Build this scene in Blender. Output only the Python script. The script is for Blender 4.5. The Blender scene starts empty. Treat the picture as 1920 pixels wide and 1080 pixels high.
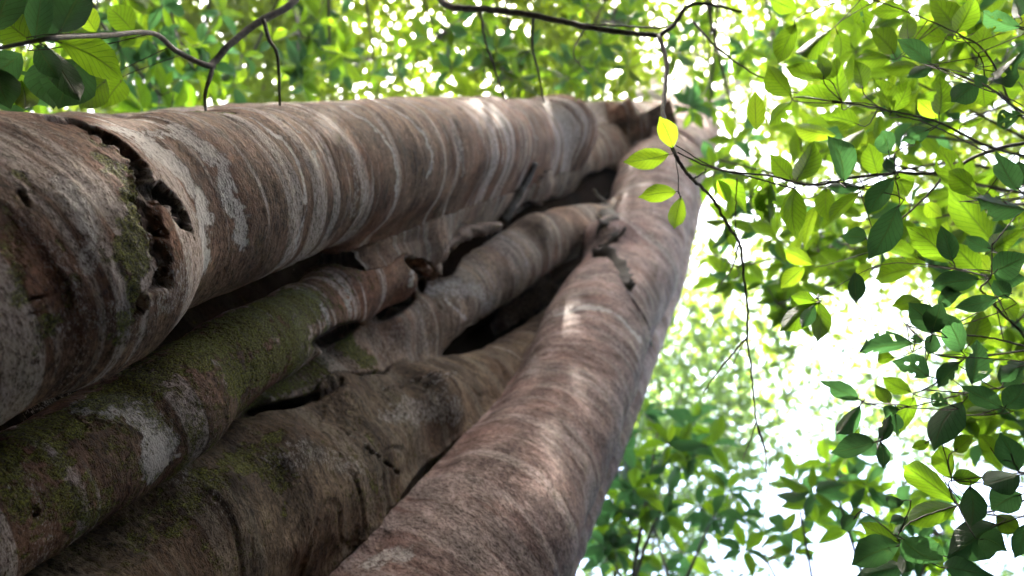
import bpy, math, random
import numpy as np
from mathutils import Vector, Matrix
random.seed(7)
RNG = np.random.default_rng(11)
S = bpy.context.scene
COL = S.collection

# ------------------------------------------------------------------ camera
F = 1280.0                        # focal length in 1920-wide pixels (24 mm on 36 mm)
CAM = np.array([0.0, 0.0, 1.6])
VP = (1300.0, 170.0)              # where verticals converge (the zenith)
dz = np.array([(VP[0]-960)/F, (540-VP[1])/F, -1.0]); dz /= np.linalg.norm(dz)
ex = np.array([1.0, 0, 0]); ex = ex-dz*ex.dot(dz); ex /= np.linalg.norm(ex)
ey = np.cross(dz, ex)
M = np.stack([ex, ey, dz])        # camera vectors -> world vectors
cam_d = bpy.data.cameras.new('camera'); cam = bpy.data.objects.new('camera', cam_d); COL.objects.link(cam)
mw = Matrix.Identity(4)
for r in range(3):
    for c in range(3): mw[r][c] = float(M[r][c])
    mw[r][3] = float(CAM[r])
cam.matrix_world = mw
cam_d.sensor_width = 36; cam_d.lens = 24; cam_d.clip_start = .02; cam_d.clip_end = 500
cam_d.dof.use_dof = True; cam_d.dof.focus_distance = 1.38; cam_d.dof.aperture_fstop = 2.1
S.camera = cam
def ray(px, py):
    px = np.asarray(px, float); py = np.asarray(py, float)
    v = np.stack([(px-960)/F, (540-py)/F, -np.ones_like(px)], -1)
    return v @ M.T
def at(px, py, t): return CAM + ray(px, py)*np.asarray(t, float)[..., None]
def atD(px, py, D):
    w = ray(px, py); return D/np.hypot(w[..., 0], w[..., 1])     # depth for a horizontal distance
def proj(P):
    v = (P-CAM) @ M; t = -v[..., 2]
    return 960+F*v[..., 0]/t, 540-F*v[..., 1]/t, t

# ------------------------------------------------------------------ light
SUN_AZ, SUN_EL = math.radians(247), math.radians(58)
w = bpy.data.worlds.new('World'); S.world = w; w.use_nodes = True
nt = w.node_tree; bg = nt.nodes['Background']
sky = nt.nodes.new('ShaderNodeTexSky'); sky.sky_type = 'NISHITA'; sky.sun_disc = False
sky.sun_elevation = SUN_EL; sky.sun_rotation = math.pi/2-SUN_AZ
sky.air_density = 1.0; sky.dust_density = 9.0; sky.ozone_density = 1.0
nt.links.new(sky.outputs[0], bg.inputs[0]); bg.inputs[1].default_value = .15
sl = bpy.data.lights.new('sun', 'SUN'); sl.energy = 2.2; sl.angle = math.radians(.5); sl.color = (1, .94, .84)
so = bpy.data.objects.new('sun', sl); COL.objects.link(so)
sd = Vector((math.cos(SUN_EL)*math.cos(SUN_AZ), math.cos(SUN_EL)*math.sin(SUN_AZ), math.sin(SUN_EL)))
so.rotation_euler = sd.to_track_quat('Z', 'Y').to_euler()
vs = S.view_settings; vs.view_transform = 'Standard'; vs.look = 'None'; vs.exposure = 4.0; vs.gamma = 1; vs.use_curve_mapping = False
S.cycles.max_bounces = 8; S.cycles.transmission_bounces = 6; S.cycles.diffuse_bounces = 4
S.cycles.sample_clamp_indirect = 6; S.cycles.use_denoising = True

# ------------------------------------------------------------------ helpers
def tag(o, label=None, cat=None, group=None, kind=None):
    if label: o['label'] = label
    if cat: o['category'] = cat
    if group: o['group'] = group
    if kind: o['kind'] = kind
    return o
def empty(name, loc, label=None, cat=None, group=None):
    o = bpy.data.objects.new(name, None); COL.objects.link(o); o.location = Vector([float(x) for x in loc])
    o.empty_display_size = .2
    return tag(o, label, cat, group)
def mesh_np(name, V, Fq, mat, smooth=True):
    V = np.asarray(V, np.float32); Fq = np.asarray(Fq, np.int32); n = Fq.shape[1]
    me = bpy.data.meshes.new(name)
    me.vertices.add(len(V)); me.vertices.foreach_set('co', V.ravel())
    me.loops.add(Fq.size); me.loops.foreach_set('vertex_index', Fq.ravel())
    me.polygons.add(len(Fq)); me.polygons.foreach_set('loop_start', np.arange(0, Fq.size, n, dtype=np.int32))
    me.update(calc_edges=True)
    if smooth: me.polygons.foreach_set('use_smooth', np.ones(len(Fq), bool))
    me.materials.append(mat); me.update()
    return me
def link(name, me, parent=None, world=None):
    o = bpy.data.objects.new(name, me); COL.objects.link(o)
    if world is not None: o.matrix_basis = world
    if parent is not None:
        o.parent = parent
        if world is None: o.location = -parent.location
        else: o.matrix_basis = Matrix.Translation(-parent.location) @ world
    return o
def smooth_path(P, n):
    """Catmull-Rom through the rows of P (any columns)."""
    P = np.asarray(P, float); k = len(P)
    if k == 2:
        u = np.linspace(0, 1, n)[:, None]; return P[0]*(1-u)+P[1]*u
    E_ = np.vstack([2*P[0]-P[1], P, 2*P[-1]-P[-2]])
    u = np.linspace(0, k-1-1e-9, n); i = u.astype(int); f = (u-i)[:, None]
    a, b, c, d = E_[i], E_[i+1], E_[i+2], E_[i+3]
    return .5*(2*b+(c-a)*f+(2*a-5*b+4*c-d)*f**2+(3*b-a-3*c+d)*f**3)
class MB:
    def __init__(s): s.v = []; s.f = []; s.n = 0
    def tube(s, P, R, seg=8, jit=0.0, flat=None):
        P = np.asarray(P, float); R = np.broadcast_to(np.asarray(R, float), (len(P),))
        T = np.gradient(P, axis=0); T /= np.linalg.norm(T, axis=1)[:, None]+1e-12
        up = np.array([.31, .47, .82]); 
        A = np.cross(T, up); A /= np.linalg.norm(A, axis=1)[:, None]; B = np.cross(T, A)
        if flat is not None:        # flattened against a surface: A across, B towards the camera
            B = CAM-P; B -= T*(B*T).sum(1)[:, None]; B /= np.linalg.norm(B, axis=1)[:, None]; A = np.cross(T, B)
        ph = np.arange(seg)*2*math.pi/seg
        j = 1+jit*RNG.normal(size=(len(P), seg))
        kb = 1.0 if flat is None else flat
        ring = P[:, None]+R[:, None, None]*j[..., None]*(np.cos(ph)[None, :, None]*A[:, None]+kb*np.sin(ph)[None, :, None]*B[:, None])
        V = ring.reshape(-1, 3); m = len(P)
        i = np.arange(m-1)[:, None]*seg; k = np.arange(seg)[None]; k2 = (k+1) % seg
        Fq = np.stack([i+k, i+k2, i+seg+k2, i+seg+k], -1).reshape(-1, 4)+s.n
        s.v.append(V); s.f.append(Fq); s.n += len(V)
        # caps
        s.v.append(P[[0, -1]]); c0, c1 = s.n, s.n+1; b0 = s.n-len(V)
        k = np.arange(seg); k2 = (k+1) % seg; b1 = b0+(m-1)*seg
        s.f.append(np.stack([b0+k2, b0+k, np.full(seg, c0), np.full(seg, c0)], -1))
        s.f.append(np.stack([b1+k, b1+k2, np.full(seg, c1), np.full(seg, c1)], -1)); s.n += 2
        return s
    def build(s, name, mat, parent=None):
        V = np.vstack(s.v); Fq = np.vstack(s.f)
        me = bpy.data.meshes.new(name)
        me.from_pydata(V.tolist(), [], [tuple(q) if q[2] != q[3] else tuple(q[:3]) for q in Fq.tolist()])
        me.polygons.foreach_set('use_smooth', np.ones(len(me.polygons), bool)); me.materials.append(mat); me.update()
        return link(name, me, parent)
def hash3(ix, iy, iz, seed):
    h = (ix*374761393+iy*668265263+iz*2147483647+seed*1274126177) & 0xffffffff
    h = ((h ^ (h >> 13))*1274126177) & 0xffffffff
    h = ((h ^ (h >> 16))*2246822519) & 0xffffffff
    return ((h ^ (h >> 15)) & 0xffff).astype(np.float32)/32767.5-1
def noise(P, sc, seed=0):
    """value noise in [-1,1]; P (n,3), sc = 3 frequencies"""
    Q = P*np.asarray(sc, float)+np.array([13.7, 7.1, 3.3]); I = np.floor(Q).astype(np.int64); f = (Q-I).astype(np.float32); f = f*f*(3-2*f)
    out = 0
    for a in (0, 1):
        wa = f[:, 0] if a else 1-f[:, 0]
        for b in (0, 1):
            wb = f[:, 1] if b else 1-f[:, 1]
            for c in (0, 1):
                wc = f[:, 2] if c else 1-f[:, 2]
                out = out+wa*wb*wc*hash3(I[:, 0]+a, I[:, 1]+b, I[:, 2]+c, seed)
    return out
def sstep(a, b, x):
    u = np.clip((x-a)/(b-a), 0, 1); return u*u*(3-2*u)

# ------------------------------------------------------------------ materials
def newmat(name):
    m = bpy.data.materials.new(name); m.use_nodes = True; n = m.node_tree
    for x in list(n.nodes): n.nodes.remove(x)
    return m, n, n.nodes.new('ShaderNodeOutputMaterial')
class NG:
    def __init__(s, n): s.n = n; s.l = n.links
    def node(s, t, **k):
        x = s.n.nodes.new(t)
        for a, b in k.items(): setattr(x, a, b)
        return x
    def val(s, sock, v):
        if hasattr(v, 'is_linked') or isinstance(v, bpy.types.NodeSocket): s.l.new(v, sock)
        else: sock.default_value = v
    def math(s, op, a, b=0.0, c=None, clamp=False):
        x = s.node('ShaderNodeMath', operation=op, use_clamp=clamp); s.val(x.inputs[0], a); s.val(x.inputs[1], b)
        if c is not None: s.val(x.inputs[2], c)
        return x.outputs[0]
    def vmul(s, a, b):
        x = s.node('ShaderNodeVectorMath', operation='MULTIPLY'); s.val(x.inputs[0], a); s.val(x.inputs[1], b); return x.outputs[0]
    def noise(s, vec, scale, detail=4, rough=.6, dist=0.0):
        x = s.node('ShaderNodeTexNoise'); s.l.new(vec, x.inputs['Vector']); x.inputs['Scale'].default_value = scale
        x.inputs['Detail'].default_value = detail; x.inputs['Roughness'].default_value = rough; x.inputs['Distortion'].default_value = dist
        return x.outputs[0]
    def mix(s, f, a, b, mode='MIX'):
        x = s.node('ShaderNodeMix', data_type='RGBA', blend_type=mode); s.val(x.inputs[0], f); s.val(x.inputs[6], a); s.val(x.inputs[7], b); return x.outputs[2]
    def ramp(s, f, pts, mode='LINEAR'):
        x = s.node('ShaderNodeValToRGB'); s.val(x.inputs[0], f); cr = x.color_ramp; cr.interpolation = mode
        while len(cr.elements) < len(pts): cr.elements.new(.5)
        for e, (p, c) in zip(cr.elements, pts): e.position = p; e.color = c if len(c) == 4 else (*c, 1)
        return x.outputs[0]
    def range(s, f, a, b, c=0.0, d=1.0):
        x = s.node('ShaderNodeMapRange'); s.val(x.inputs[0], f); 
        for i, v in enumerate((a, b, c, d)): s.val(x.inputs[i+1], v)
        return x.outputs[0]

def bark_material(name, base1, base2, red, pale, bandk=.72):
    m, n, out = newmat(name); g = NG(n)
    tc = g.node('ShaderNodeTexCoord').outputs['Object']
    ring = g.node('ShaderNodeAttribute', attribute_name='ring').outputs['Vector']     # (x, y, distance along the stem)
    mk = g.node('ShaderNodeAttribute', attribute_name='marks').outputs['Vector']      # moss, lichen, rotten gouges plus shade painted into hollows
    sep = g.node('ShaderNodeSeparateXYZ'); g.l.new(mk, sep.inputs[0])
    moss, lich, rot_shade = sep.outputs
    fine = g.noise(g.vmul(ring, (62, 62, 150)), 1, 6, .72, .2)       # flecks running round the stem
    fine2 = g.noise(g.vmul(ring, (190, 190, 420)), 1, 4, .75)
    mid = g.noise(g.vmul(ring, (9, 9, 26)), 1, 6, .68, .3)
    band = g.noise(g.vmul(ring, (.8, .8, 15)), 1, 3, .62, .1)
    big = g.noise(tc, 3.2, 4, .6)
    tone = g.math('ADD', g.math('MULTIPLY', fine, .55), g.math('MULTIPLY', mid, .45))
    c = g.ramp(tone, [(.40, base1), (.50, tuple((a+b)/2 for a, b in zip(base1, base2))), (.60, base2)])
    c = g.mix(g.math('MULTIPLY', g.range(big, .45, .62), .62), c, g.mix(g.range(fine, .4, .62), tuple(x*.55 for x in red)+(1,), red+(1,)))
    blot = g.noise(g.vmul(ring, (5, 5, 6)), 1, 6, .7, .3)
    c = g.mix(1.0, c, g.ramp(blot, [(.36, (.45, .42, .40)), (.5, (.95, .93, .9)), (.64, (1.4, 1.38, 1.34))]), 'MULTIPLY')
    # pale rings
    bm = g.math('MULTIPLY', g.range(band, .53, .575), g.range(g.math('ADD', fine, g.math('MULTIPLY', fine2, .6)), .64, .84))
    c = g.mix(g.math('MULTIPLY', bm, bandk), c, pale+(1,))
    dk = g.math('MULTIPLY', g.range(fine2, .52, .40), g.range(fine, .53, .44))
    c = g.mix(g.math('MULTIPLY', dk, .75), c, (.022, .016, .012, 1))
    # lichen crust
    ln = g.math('ADD', g.math('MULTIPLY', fine, .6), g.math('MULTIPLY', fine2, .6))
    lm = g.math('MULTIPLY', g.range(g.math('ADD', g.math('MULTIPLY', lich, .33), ln), .77, .88), g.range(lich, .05, .3))
    c = g.mix(g.math('MULTIPLY', lm, .8), c, g.mix(mid, (.42, .39, .37, 1), (.78, .75, .72, 1)))
    # moss
    mn = g.noise(tc, 46, 5, .75); mn2 = g.noise(tc, 210, 3, .7)
    mm = g.math('MULTIPLY', g.range(g.math('ADD', moss, g.math('MULTIPLY', g.math('SUBTRACT', g.math('ADD', g.math('MULTIPLY', mn, .5), g.math('MULTIPLY', mid, .5)), .5), 2.6)), .34, .62), g.range(moss, .05, .2))
    c = g.mix(g.math('MULTIPLY', mm, .88), c, g.ramp(mn2, [(.35, (.010, .012, .004)), (.52, (.11, .115, .015)), (.68, (.30, .32, .045))]))
    c = g.mix(rot_shade, c, g.mix(mn, (.006, .004, .003, 1), (.035, .02, .012, 1)))
    p = g.node('ShaderNodeBsdfPrincipled'); g.l.new(c, p.inputs['Base Color'])
    p.inputs['Roughness'].default_value = .72; p.inputs['Specular IOR Level'].default_value = 0 if 'dark' in name else .2
    h = g.math('ADD', g.math('MULTIPLY', fine, .6), g.math('ADD', g.math('MULTIPLY', fine2, .35), g.math('MULTIPLY', mid, .8)))
    h = g.math('ADD', h, g.math('MULTIPLY', g.math('MULTIPLY', mm, g.math('ADD', mn2, mn)), 1.3))
    h = g.math('ADD', h, g.math('MULTIPLY', lm, .12))
    b = g.node('ShaderNodeBump'); b.inputs['Strength'].default_value = 1; b.inputs['Distance'].default_value = .014
    g.l.new(h, b.inputs['Height']); g.l.new(b.outputs[0], p.inputs['Normal']); g.l.new(p.outputs[0], out.inputs[0])
    return m
BARK_A = bark_material('bark_brown', (.036, .020, .013), (.29, .18, .122), (.22, .085, .045), (.60, .53, .48), .66)
BARK_C = bark_material('bark_grey', (.068, .046, .034), (.35, .27, .205), (.25, .13, .08), (.48, .44, .38), .5)
BARK_E = bark_material('bark_tan', (.028, .018, .011), (.24, .175, .115), (.12, .065, .035), (.44, .39, .30), .22)
BARK_F = bark_material('bark_pinkish', (.105, .068, .062), (.42, .32, .30), (.31, .17, .14), (.52, .46, .43), .36)

BARK_SHADE = bark_material('bark_shade_dark', (.004, .003, .0025), (.018, .013, .010), (.02, .011, .007), (.03, .026, .022))  # near-black colour puts the shade of gaps and hollows into the inner stems

def leaf_material(name, dark, light, trans, veins=True, mixf=.55):
    m, n, out = newmat(name); g = NG(n)
    oi = g.node('ShaderNodeObjectInfo').outputs['Random']
    att = g.node('ShaderNodeAttribute', attribute_name='tint').outputs['Fac']
    rnd = oi if veins else att
    tcn = g.node('ShaderNodeTexCoord')
    nz = g.noise(tcn.outputs['Object'], 6 if veins else 3, 3, .6)
    f = g.math('ADD', g.math('MULTIPLY', rnd, .8), g.math('MULTIPLY', g.math('SUBTRACT', nz, .5), .7), clamp=True)
    c = g.mix(f, dark+(1,), light+(1,)); tc_ = g.mix(f, tuple(x*.45 for x in trans)+(1,), trans+(1,))
    if veins:
        uv = g.node('ShaderNodeUVMap', uv_map='UVMap').outputs[0]
        sp = g.node('ShaderNodeSeparateXYZ'); g.l.new(uv, sp.inputs[0])
        ay = g.math('ABSOLUTE', sp.outputs[1])
        ph = g.math('SUBTRACT', g.math('MULTIPLY', sp.outputs[0], 9.0), g.math('MULTIPLY', g.math('POWER', ay, .8), 2.6))
        fr = g.math('ABSOLUTE', g.math('SUBTRACT', g.math('FRACT', ph), .5))
        lat = g.math('MULTIPLY', g.range(fr, .10, .02), .8)
        mid = g.range(ay, .075, .025)
        small = g.node('ShaderNodeTexVoronoi', feature='DISTANCE_TO_EDGE'); g.l.new(uv, small.inputs['Vector']); small.inputs['Scale'].default_value = 26
        sm = g.math('MULTIPLY', g.range(small.outputs['Distance'], .06, .01), .16)
        vm = g.math('MAXIMUM', g.math('MAXIMUM', lat, mid), sm)
        bl = g.range(nz, .66, .74)
        tc_ = g.mix(g.math('MULTIPLY', vm, .85), tc_, (.02, .05, .008, 1))
        c = g.mix(g.math('MULTIPLY', mid, .5), c, (.16, .20, .07, 1))
        tc_ = g.mix(g.math('MULTIPLY', bl, .35), tc_, (.10, .07, .01, 1))
    d = g.node('ShaderNodeBsdfPrincipled'); g.l.new(c, d.inputs['Base Color']); d.inputs['Roughness'].default_value = .42
    d.inputs['Specular IOR Level'].default_value = .35
    if veins:
        b = g.node('ShaderNodeBump'); b.inputs['Strength'].default_value = .35; b.inputs['Distance'].default_value = .02
        g.l.new(vm, b.inputs['Height']); g.l.new(b.outputs[0], d.inputs['Normal'])
    t = g.node('ShaderNodeBsdfTranslucent'); g.l.new(tc_, t.inputs['Color'])
    mx = g.node('ShaderNodeMixShader'); mx.inputs[0].default_value = mixf
    g.l.new(d.outputs[0], mx.inputs[1]); g.l.new(t.outputs[0], mx.inputs[2]); g.l.new(mx.outputs[0], out.inputs[0])
    return m
LEAF_G = leaf_material('leaf_green', (.018, .050, .008), (.05, .12, .015), (.21, .40, .014))
LEAF_D = leaf_material('leaf_dark_green', (.010, .028, .008), (.025, .06, .012), (.07, .20, .055), mixf=.55)
LEAF_B = leaf_material('leaf_bright_green', (.06, .13, .012), (.09, .18, .015), (.34, .56, .02), mixf=.65)
LEAF_FAR = leaf_material('canopy_leaf', (.018, .045, .010), (.06, .12, .02), (.19, .285, .009), veins=False, mixf=.6)
LEAF_FAR2 = leaf_material('canopy_leaf_cool', (.014, .040, .014), (.04, .09, .025), (.09, .17, .04), veins=False, mixf=.5)
LEAF_UNDER = leaf_material('understory_leaf', (.012, .022, .008), (.03, .05, .015), (.05, .08, .012), veins=False, mixf=.35)
def plain_bark(name, a, b):
    m, n, out = newmat(name); g = NG(n); tc = g.node('ShaderNodeTexCoord').outputs['Object']
    nz = g.noise(tc, 60, 5, .65); c = g.ramp(nz, [(.35, a), (.65, b)])
    p = g.node('ShaderNodeBsdfPrincipled'); g.l.new(c, p.inputs['Base Color']); p.inputs['Roughness'].default_value = .8
    bp = g.node('ShaderNodeBump'); bp.inputs['Strength'].default_value = .6; bp.inputs['Distance'].default_value = .004
    g.l.new(nz, bp.inputs['Height']); g.l.new(bp.outputs[0], p.inputs['Normal']); g.l.new(p.outputs[0], out.inputs[0]); return m
TWIG = plain_bark('twig_bark', (.016, .013, .010), (.06, .05, .038))
TWIG_PALE = plain_bark('pale_branch_bark', (.10, .085, .06), (.26, .22, .17))
DEADWOOD = plain_bark('dead_wood', (.035, .022, .014), (.20, .13, .09))
MUD = plain_bark('termite_mud', (.018, .015, .011), (.055, .046, .034))
GREENSTEM = plain_bark('green_twig', (.025, .035, .012), (.07, .09, .03))

# ------------------------------------------------------------------ ground
def ground():
    m, n, out = newmat('leaf_litter'); g = NG(n); tc = g.node('ShaderNodeTexCoord').outputs['Object']
    c = g.ramp(g.noise(tc, 9, 6, .7), [(.3, (.03, .02, .012)), (.55, (.09, .06, .035)), (.75, (.16, .12, .06))])
    p = g.node('ShaderNodeBsdfPrincipled'); g.l.new(c, p.inputs['Base Color']); p.inputs['Roughness'].default_value = .9
    b = g.node('ShaderNodeBump'); b.inputs['Distance'].default_value = .05; g.l.new(g.noise(tc, 14, 5, .7), b.inputs['Height']); g.l.new(b.outputs[0], p.inputs['Normal'])
    g.l.new(p.outputs[0], out.inputs[0])
    k = 40; xs = np.linspace(-1, 1, k); xs = np.sign(xs)*np.abs(xs)**2*250
    X, Y = np.meshgrid(xs, xs, indexing='ij'); P = np.stack([X.ravel(), Y.ravel(), 0*X.ravel()], 1); P[:, 2] = noise(P, (.4, .4, 1))*.12
    i = np.arange(k-1)[:, None]*k+np.arange(k-1)[None]; i = i.ravel()
    o = link('forest_ground', mesh_np('forest_ground', P, np.stack([i, i+k, i+k+1, i+1], 1), m)); tag(o, 'brown leaf-littered forest floor under the fig', None, None, 'structure')
ground()

# ------------------------------------------------------------------ the strangler fig
# each stem: rows (px, py, radius_px, depth or None with a horizontal distance D)
STEMS = {
 'A': dict(D=1.2, pts=[(-900,900,520,None),(-420,650,370,None),(0,474,247,None),(250,417,187,None),(400,379,163,None),(600,331,131,None),(800,290,106,None),(940,273,86,None),(1050,268,72,None),(1150,254,60,6.3),(1205,243,50,7.2),(1248,228,36,8.8),(1285,214,22,11.5)]),
 'B': dict(D=1.36, pts=[(-700,1330,230,None),(-300,1130,175,None),(0,965,138,None),(150,868,118,None),(280,782,106,None),(400,700,93,None),(500,642,80,None),(580,592,69,None),(660,548,60,None),(720,512,54,None),(765,485,44,None),(800,460,34,None)]),
 'H': dict(D=1.33, pts=[(640,520,44,None),(690,480,56,None),(760,440,62,None),(860,388,60,None),(950,352,58,None),(1030,326,50,5.2),(1085,300,48,5.7),(1150,275,40,6.3),(1210,250,30,7.3)]),
 'C': dict(D=1.5, pts=[(250,930,60,1.65),(330,868,60,1.8),(440,785,54,2.02),(540,720,58,2.28),(620,674,64,2.52),(700,640,70,2.85),(790,594,68,3.2),(870,545,63,3.55),(960,487,56,3.95),(1030,447,50,4.3),(1086,428,43,4.6),(1130,418,38,4.8),(1185,398,30,4.95)]),
 'E': dict(D=1.62, pts=[(-250,1560,300,None),(180,1180,190,None),(420,1020,155,None),(560,925,140,None),(680,850,113,None),(780,790,90,None),(870,738,66,None),(940,693,50,None),(1005,650,46,None),(1060,600,50,None)]),
 'F': dict(D=1.6, pts=[(500,1800,330,1.62),(690,1370,235,1.88),(810,1165,188,2.08),(915,1012,158,2.32),(985,902,131,2.64),(1067,762,107,3.1),(1124,606,97,3.7),(1182,513,87,4.4),(1215,424,78,5.0),(1230,355,78,5.6),(1263,305,66,6.4),(1285,270,57,7.3),(1300,240,45,8.6),(1304,212,34,10.3),(1303,196,24,13)]),
 'G': dict(D=1.9, pts=[(820,1600,120,2.25),(950,1250,88,2.55),(1018,1070,62,2.85),(1085,925,50,3.3),(1150,770,46,3.95),(1205,620,44,4.9),(1240,520,44,5.7),(1262,430,42,6.5),(1290,340,36,7.8)]),
 'K': dict(D=1.98, pts=[(-500,1150,430,None),(0,900,310,None),(300,722,245,None),(560,600,180,None),(760,525,150,4.0),(870,480,125,4.8),(960,430,112,5.3),(1110,352,86,6.6),(1190,300,70,8.2),(1250,250,45,12)]),
 'N': dict(D=2.15, pts=[(-400,1500,380,None),(0,1240,290,None),(300,985,230,None),(560,785,180,None),(760,665,135,4.4),(900,585,115,4.95),(1010,505,100,5.4),(1110,420,85,6.2),(1200,330,70,8.0),(1255,255,42,12)]),
 'L': dict(D=2.1, pts=[(200,1700,220,2.1),(480,1330,170,2.35),(660,1080,150,2.7),(800,900,125,3.15),(930,760,100,3.8),(1040,640,85,4.5),(1110,540,70,5.2)]),
}
_a = np.array([(x, y) for x, y, _, _ in STEMS['A']['pts']], float)[:-3]; _t = atD(_a[:, 0], _a[:, 1], 1.9)
STEMS['M'] = dict(D=1.9, pts=[(float(x), float(y), float(.37*F/t), float(t)) for (x, y), t in zip(_a, _t)])  # unseen stem added to block sky light reaching the gap from behind
LABELS = {'N': 'shade-coloured inner stem below the hollows', 'M': 'hidden rear stem added behind the topmost one to block sky light', 'A': 'thick brown topmost stem with pale rings and a torn gouge', 'B': 'mossy stem with a white lichen patch under the topmost one',
 'H': 'flat webbed ridge fused under the topmost stem', 'C': 'grey middle root bridging towards the right-hand stem', 'E': 'creased tan root at the bottom centre',
 'F': 'broad pinkish right-hand stem with sunlit patches', 'G': 'narrow shaded stem edge behind the right-hand stem', 'K': 'shade-coloured core stem inside the hollows', 'L': 'shade-coloured inner stem in the crevice beside the right-hand stem'}
MATS = {'A': BARK_A, 'B': BARK_A, 'H': BARK_C, 'C': BARK_C, 'E': BARK_E, 'F': BARK_F, 'G': BARK_F, 'K': BARK_SHADE, 'L': BARK_SHADE, 'M': BARK_A, 'N': BARK_SHADE}
PAR = {}
for k, st in STEMS.items():
    a = np.array([[x, y, r, np.nan if t is None else t] for x, y, r, t in st['pts']], float)
    tt = np.where(np.isnan(a[:, 3]), atD(a[:, 0], a[:, 1], st['D']), a[:, 3])
    P = at(a[:, 0], a[:, 1], tt); R = a[:, 2]*tt/F
    foot = np.array([*(P[0, :2]*1.02), -.1]); midp = np.array([*(P[0, :2]*1.0), P[0, 2]*.5])       # down to the ground
    if k not in 'HC': P = np.vstack([foot, midp, P]); R = np.r_[R[0]*1.25, R[0]*1.08, R]
    Q = smooth_path(np.column_stack([P, R]), 500)
    z = Q[:, 2]; o = np.argsort(z); Q = Q[o]
    T = np.gradient(Q[:, :3], axis=0); L = np.linalg.norm(T, axis=1); T /= L[:, None]
    PAR[k] = dict(Q=Q, T=T, z=Q[:, 2], s=np.cumsum(L))
KEYS = list(STEMS)
def dstem(k, P):
    p = PAR[k]; z = P[:, 2]; zc = np.clip(z, p['z'][0], p['z'][-1])
    cx = np.interp(zc, p['z'], p['Q'][:, 0]); cy = np.interp(zc, p['z'], p['Q'][:, 1]); r = np.interp(zc, p['z'], p['Q'][:, 3])
    tx = np.interp(zc, p['z'], p['T'][:, 0]); ty = np.interp(zc, p['z'], p['T'][:, 1]); tz = np.interp(zc, p['z'], p['T'][:, 2])
    dx, dy, dz_ = P[:, 0]-cx, P[:, 1]-cy, z-zc
    dt = dx*tx+dy*ty+dz_*tz; tl = tx*tx+ty*ty+tz*tz
    inside = (zc == z)
    along = np.where(inside, dt, 0)
    d2 = dx*dx+dy*dy+dz_*dz_-along*along/np.maximum(tl, 1e-6)
    d = np.sqrt(np.maximum(d2, 1e-12))-r
    for c, br, kk in BLOB3.get(k, ()): d = smin(d, np.linalg.norm(P-c, axis=1)-br, kk)
    return d
def smin(a, b, k):  # polynomial smooth minimum
    h = np.maximum(k-np.abs(a-b), 0)/k; return np.minimum(a, b)-h*h*k*.25
# how softly neighbouring stems melt together
KS = {frozenset('CE'): .16, frozenset('AF'): .35, frozenset('FH'): .16, frozenset('CB'): .07, frozenset('AH'): .16, frozenset('BH'): .12, frozenset('EF'): .12, frozenset('CF'): .12, frozenset('FG'): .05, frozenset('AB'): .012, frozenset('CH'): .02, frozenset('HK'): .02, frozenset('CK'): .02, frozenset('BK'): .02, frozenset('AK'): .02, frozenset('EK'): .02, frozenset('EL'): .02, frozenset('FL'): .02, frozenset('FK'): .02, frozenset('AM'): .02, frozenset('BM'): .02, frozenset('HM'): .02}
BLOBS = [('B', 742, 528, 36, .07), ('C', 735, 610, 40, .08), ('E', 800, 752, 62, .10), ('E', 640, 770, 52, .08), ('E', 500, 880, 95, .10), ('E', 720, 760, 45, .06), ('C', 650, 690, 45, .08), ('H', 985, 352, 48, .08), ('H', 800, 452, 40, .06), ('F', 1150, 452, 50, .08), ('C', 1005, 440, 42, .06), ('E', 390, 960, 90, .1), ('A', 150, 520, 150, .2), ('A', 1060, 245, 62, .2), ('B', 330, 745, 85, .1)]
BLOB3 = {}
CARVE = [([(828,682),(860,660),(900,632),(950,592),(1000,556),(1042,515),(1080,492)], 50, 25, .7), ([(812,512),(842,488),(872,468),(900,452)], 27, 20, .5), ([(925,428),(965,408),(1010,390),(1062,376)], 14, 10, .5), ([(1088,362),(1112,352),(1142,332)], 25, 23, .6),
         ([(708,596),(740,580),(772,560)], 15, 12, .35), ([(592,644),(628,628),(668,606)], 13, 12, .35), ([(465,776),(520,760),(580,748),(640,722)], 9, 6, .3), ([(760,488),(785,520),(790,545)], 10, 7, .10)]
CAP = []
def carve(P):
    out = np.full(len(P), 9.0)
    if not CAP: return out
    for a, b, r, lo, hi in CAP:
        sel = np.where(((P > lo) & (P < hi)).all(1))[0]
        if not len(sel): continue
        ab = b-a; q = P[sel]-a; u = np.clip(q@ab/(ab@ab), 0, 1); out[sel] = np.minimum(out[sel], np.linalg.norm(q-u[:, None]*ab, axis=1)-r)
    return out
def field(i, P):
    """(smooth-union distance, own distance minus nearest other) seen from stem i"""
    D = {k: dstem(k, P) for k in KEYS}
    own = D[i]; S_ = own.copy(); oth = np.full(len(P), 9.0)
    for k in KEYS:
        if k == i: continue
        kk = KS.get(frozenset((i, k)), .04)
        S_ = np.minimum(S_, smin(own, D[k], kk)); oth = np.minimum(oth, D[k])
    if i not in 'KNLM': S_ = -smin(-S_, carve(P), .02)
    return S_, own-oth

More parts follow.
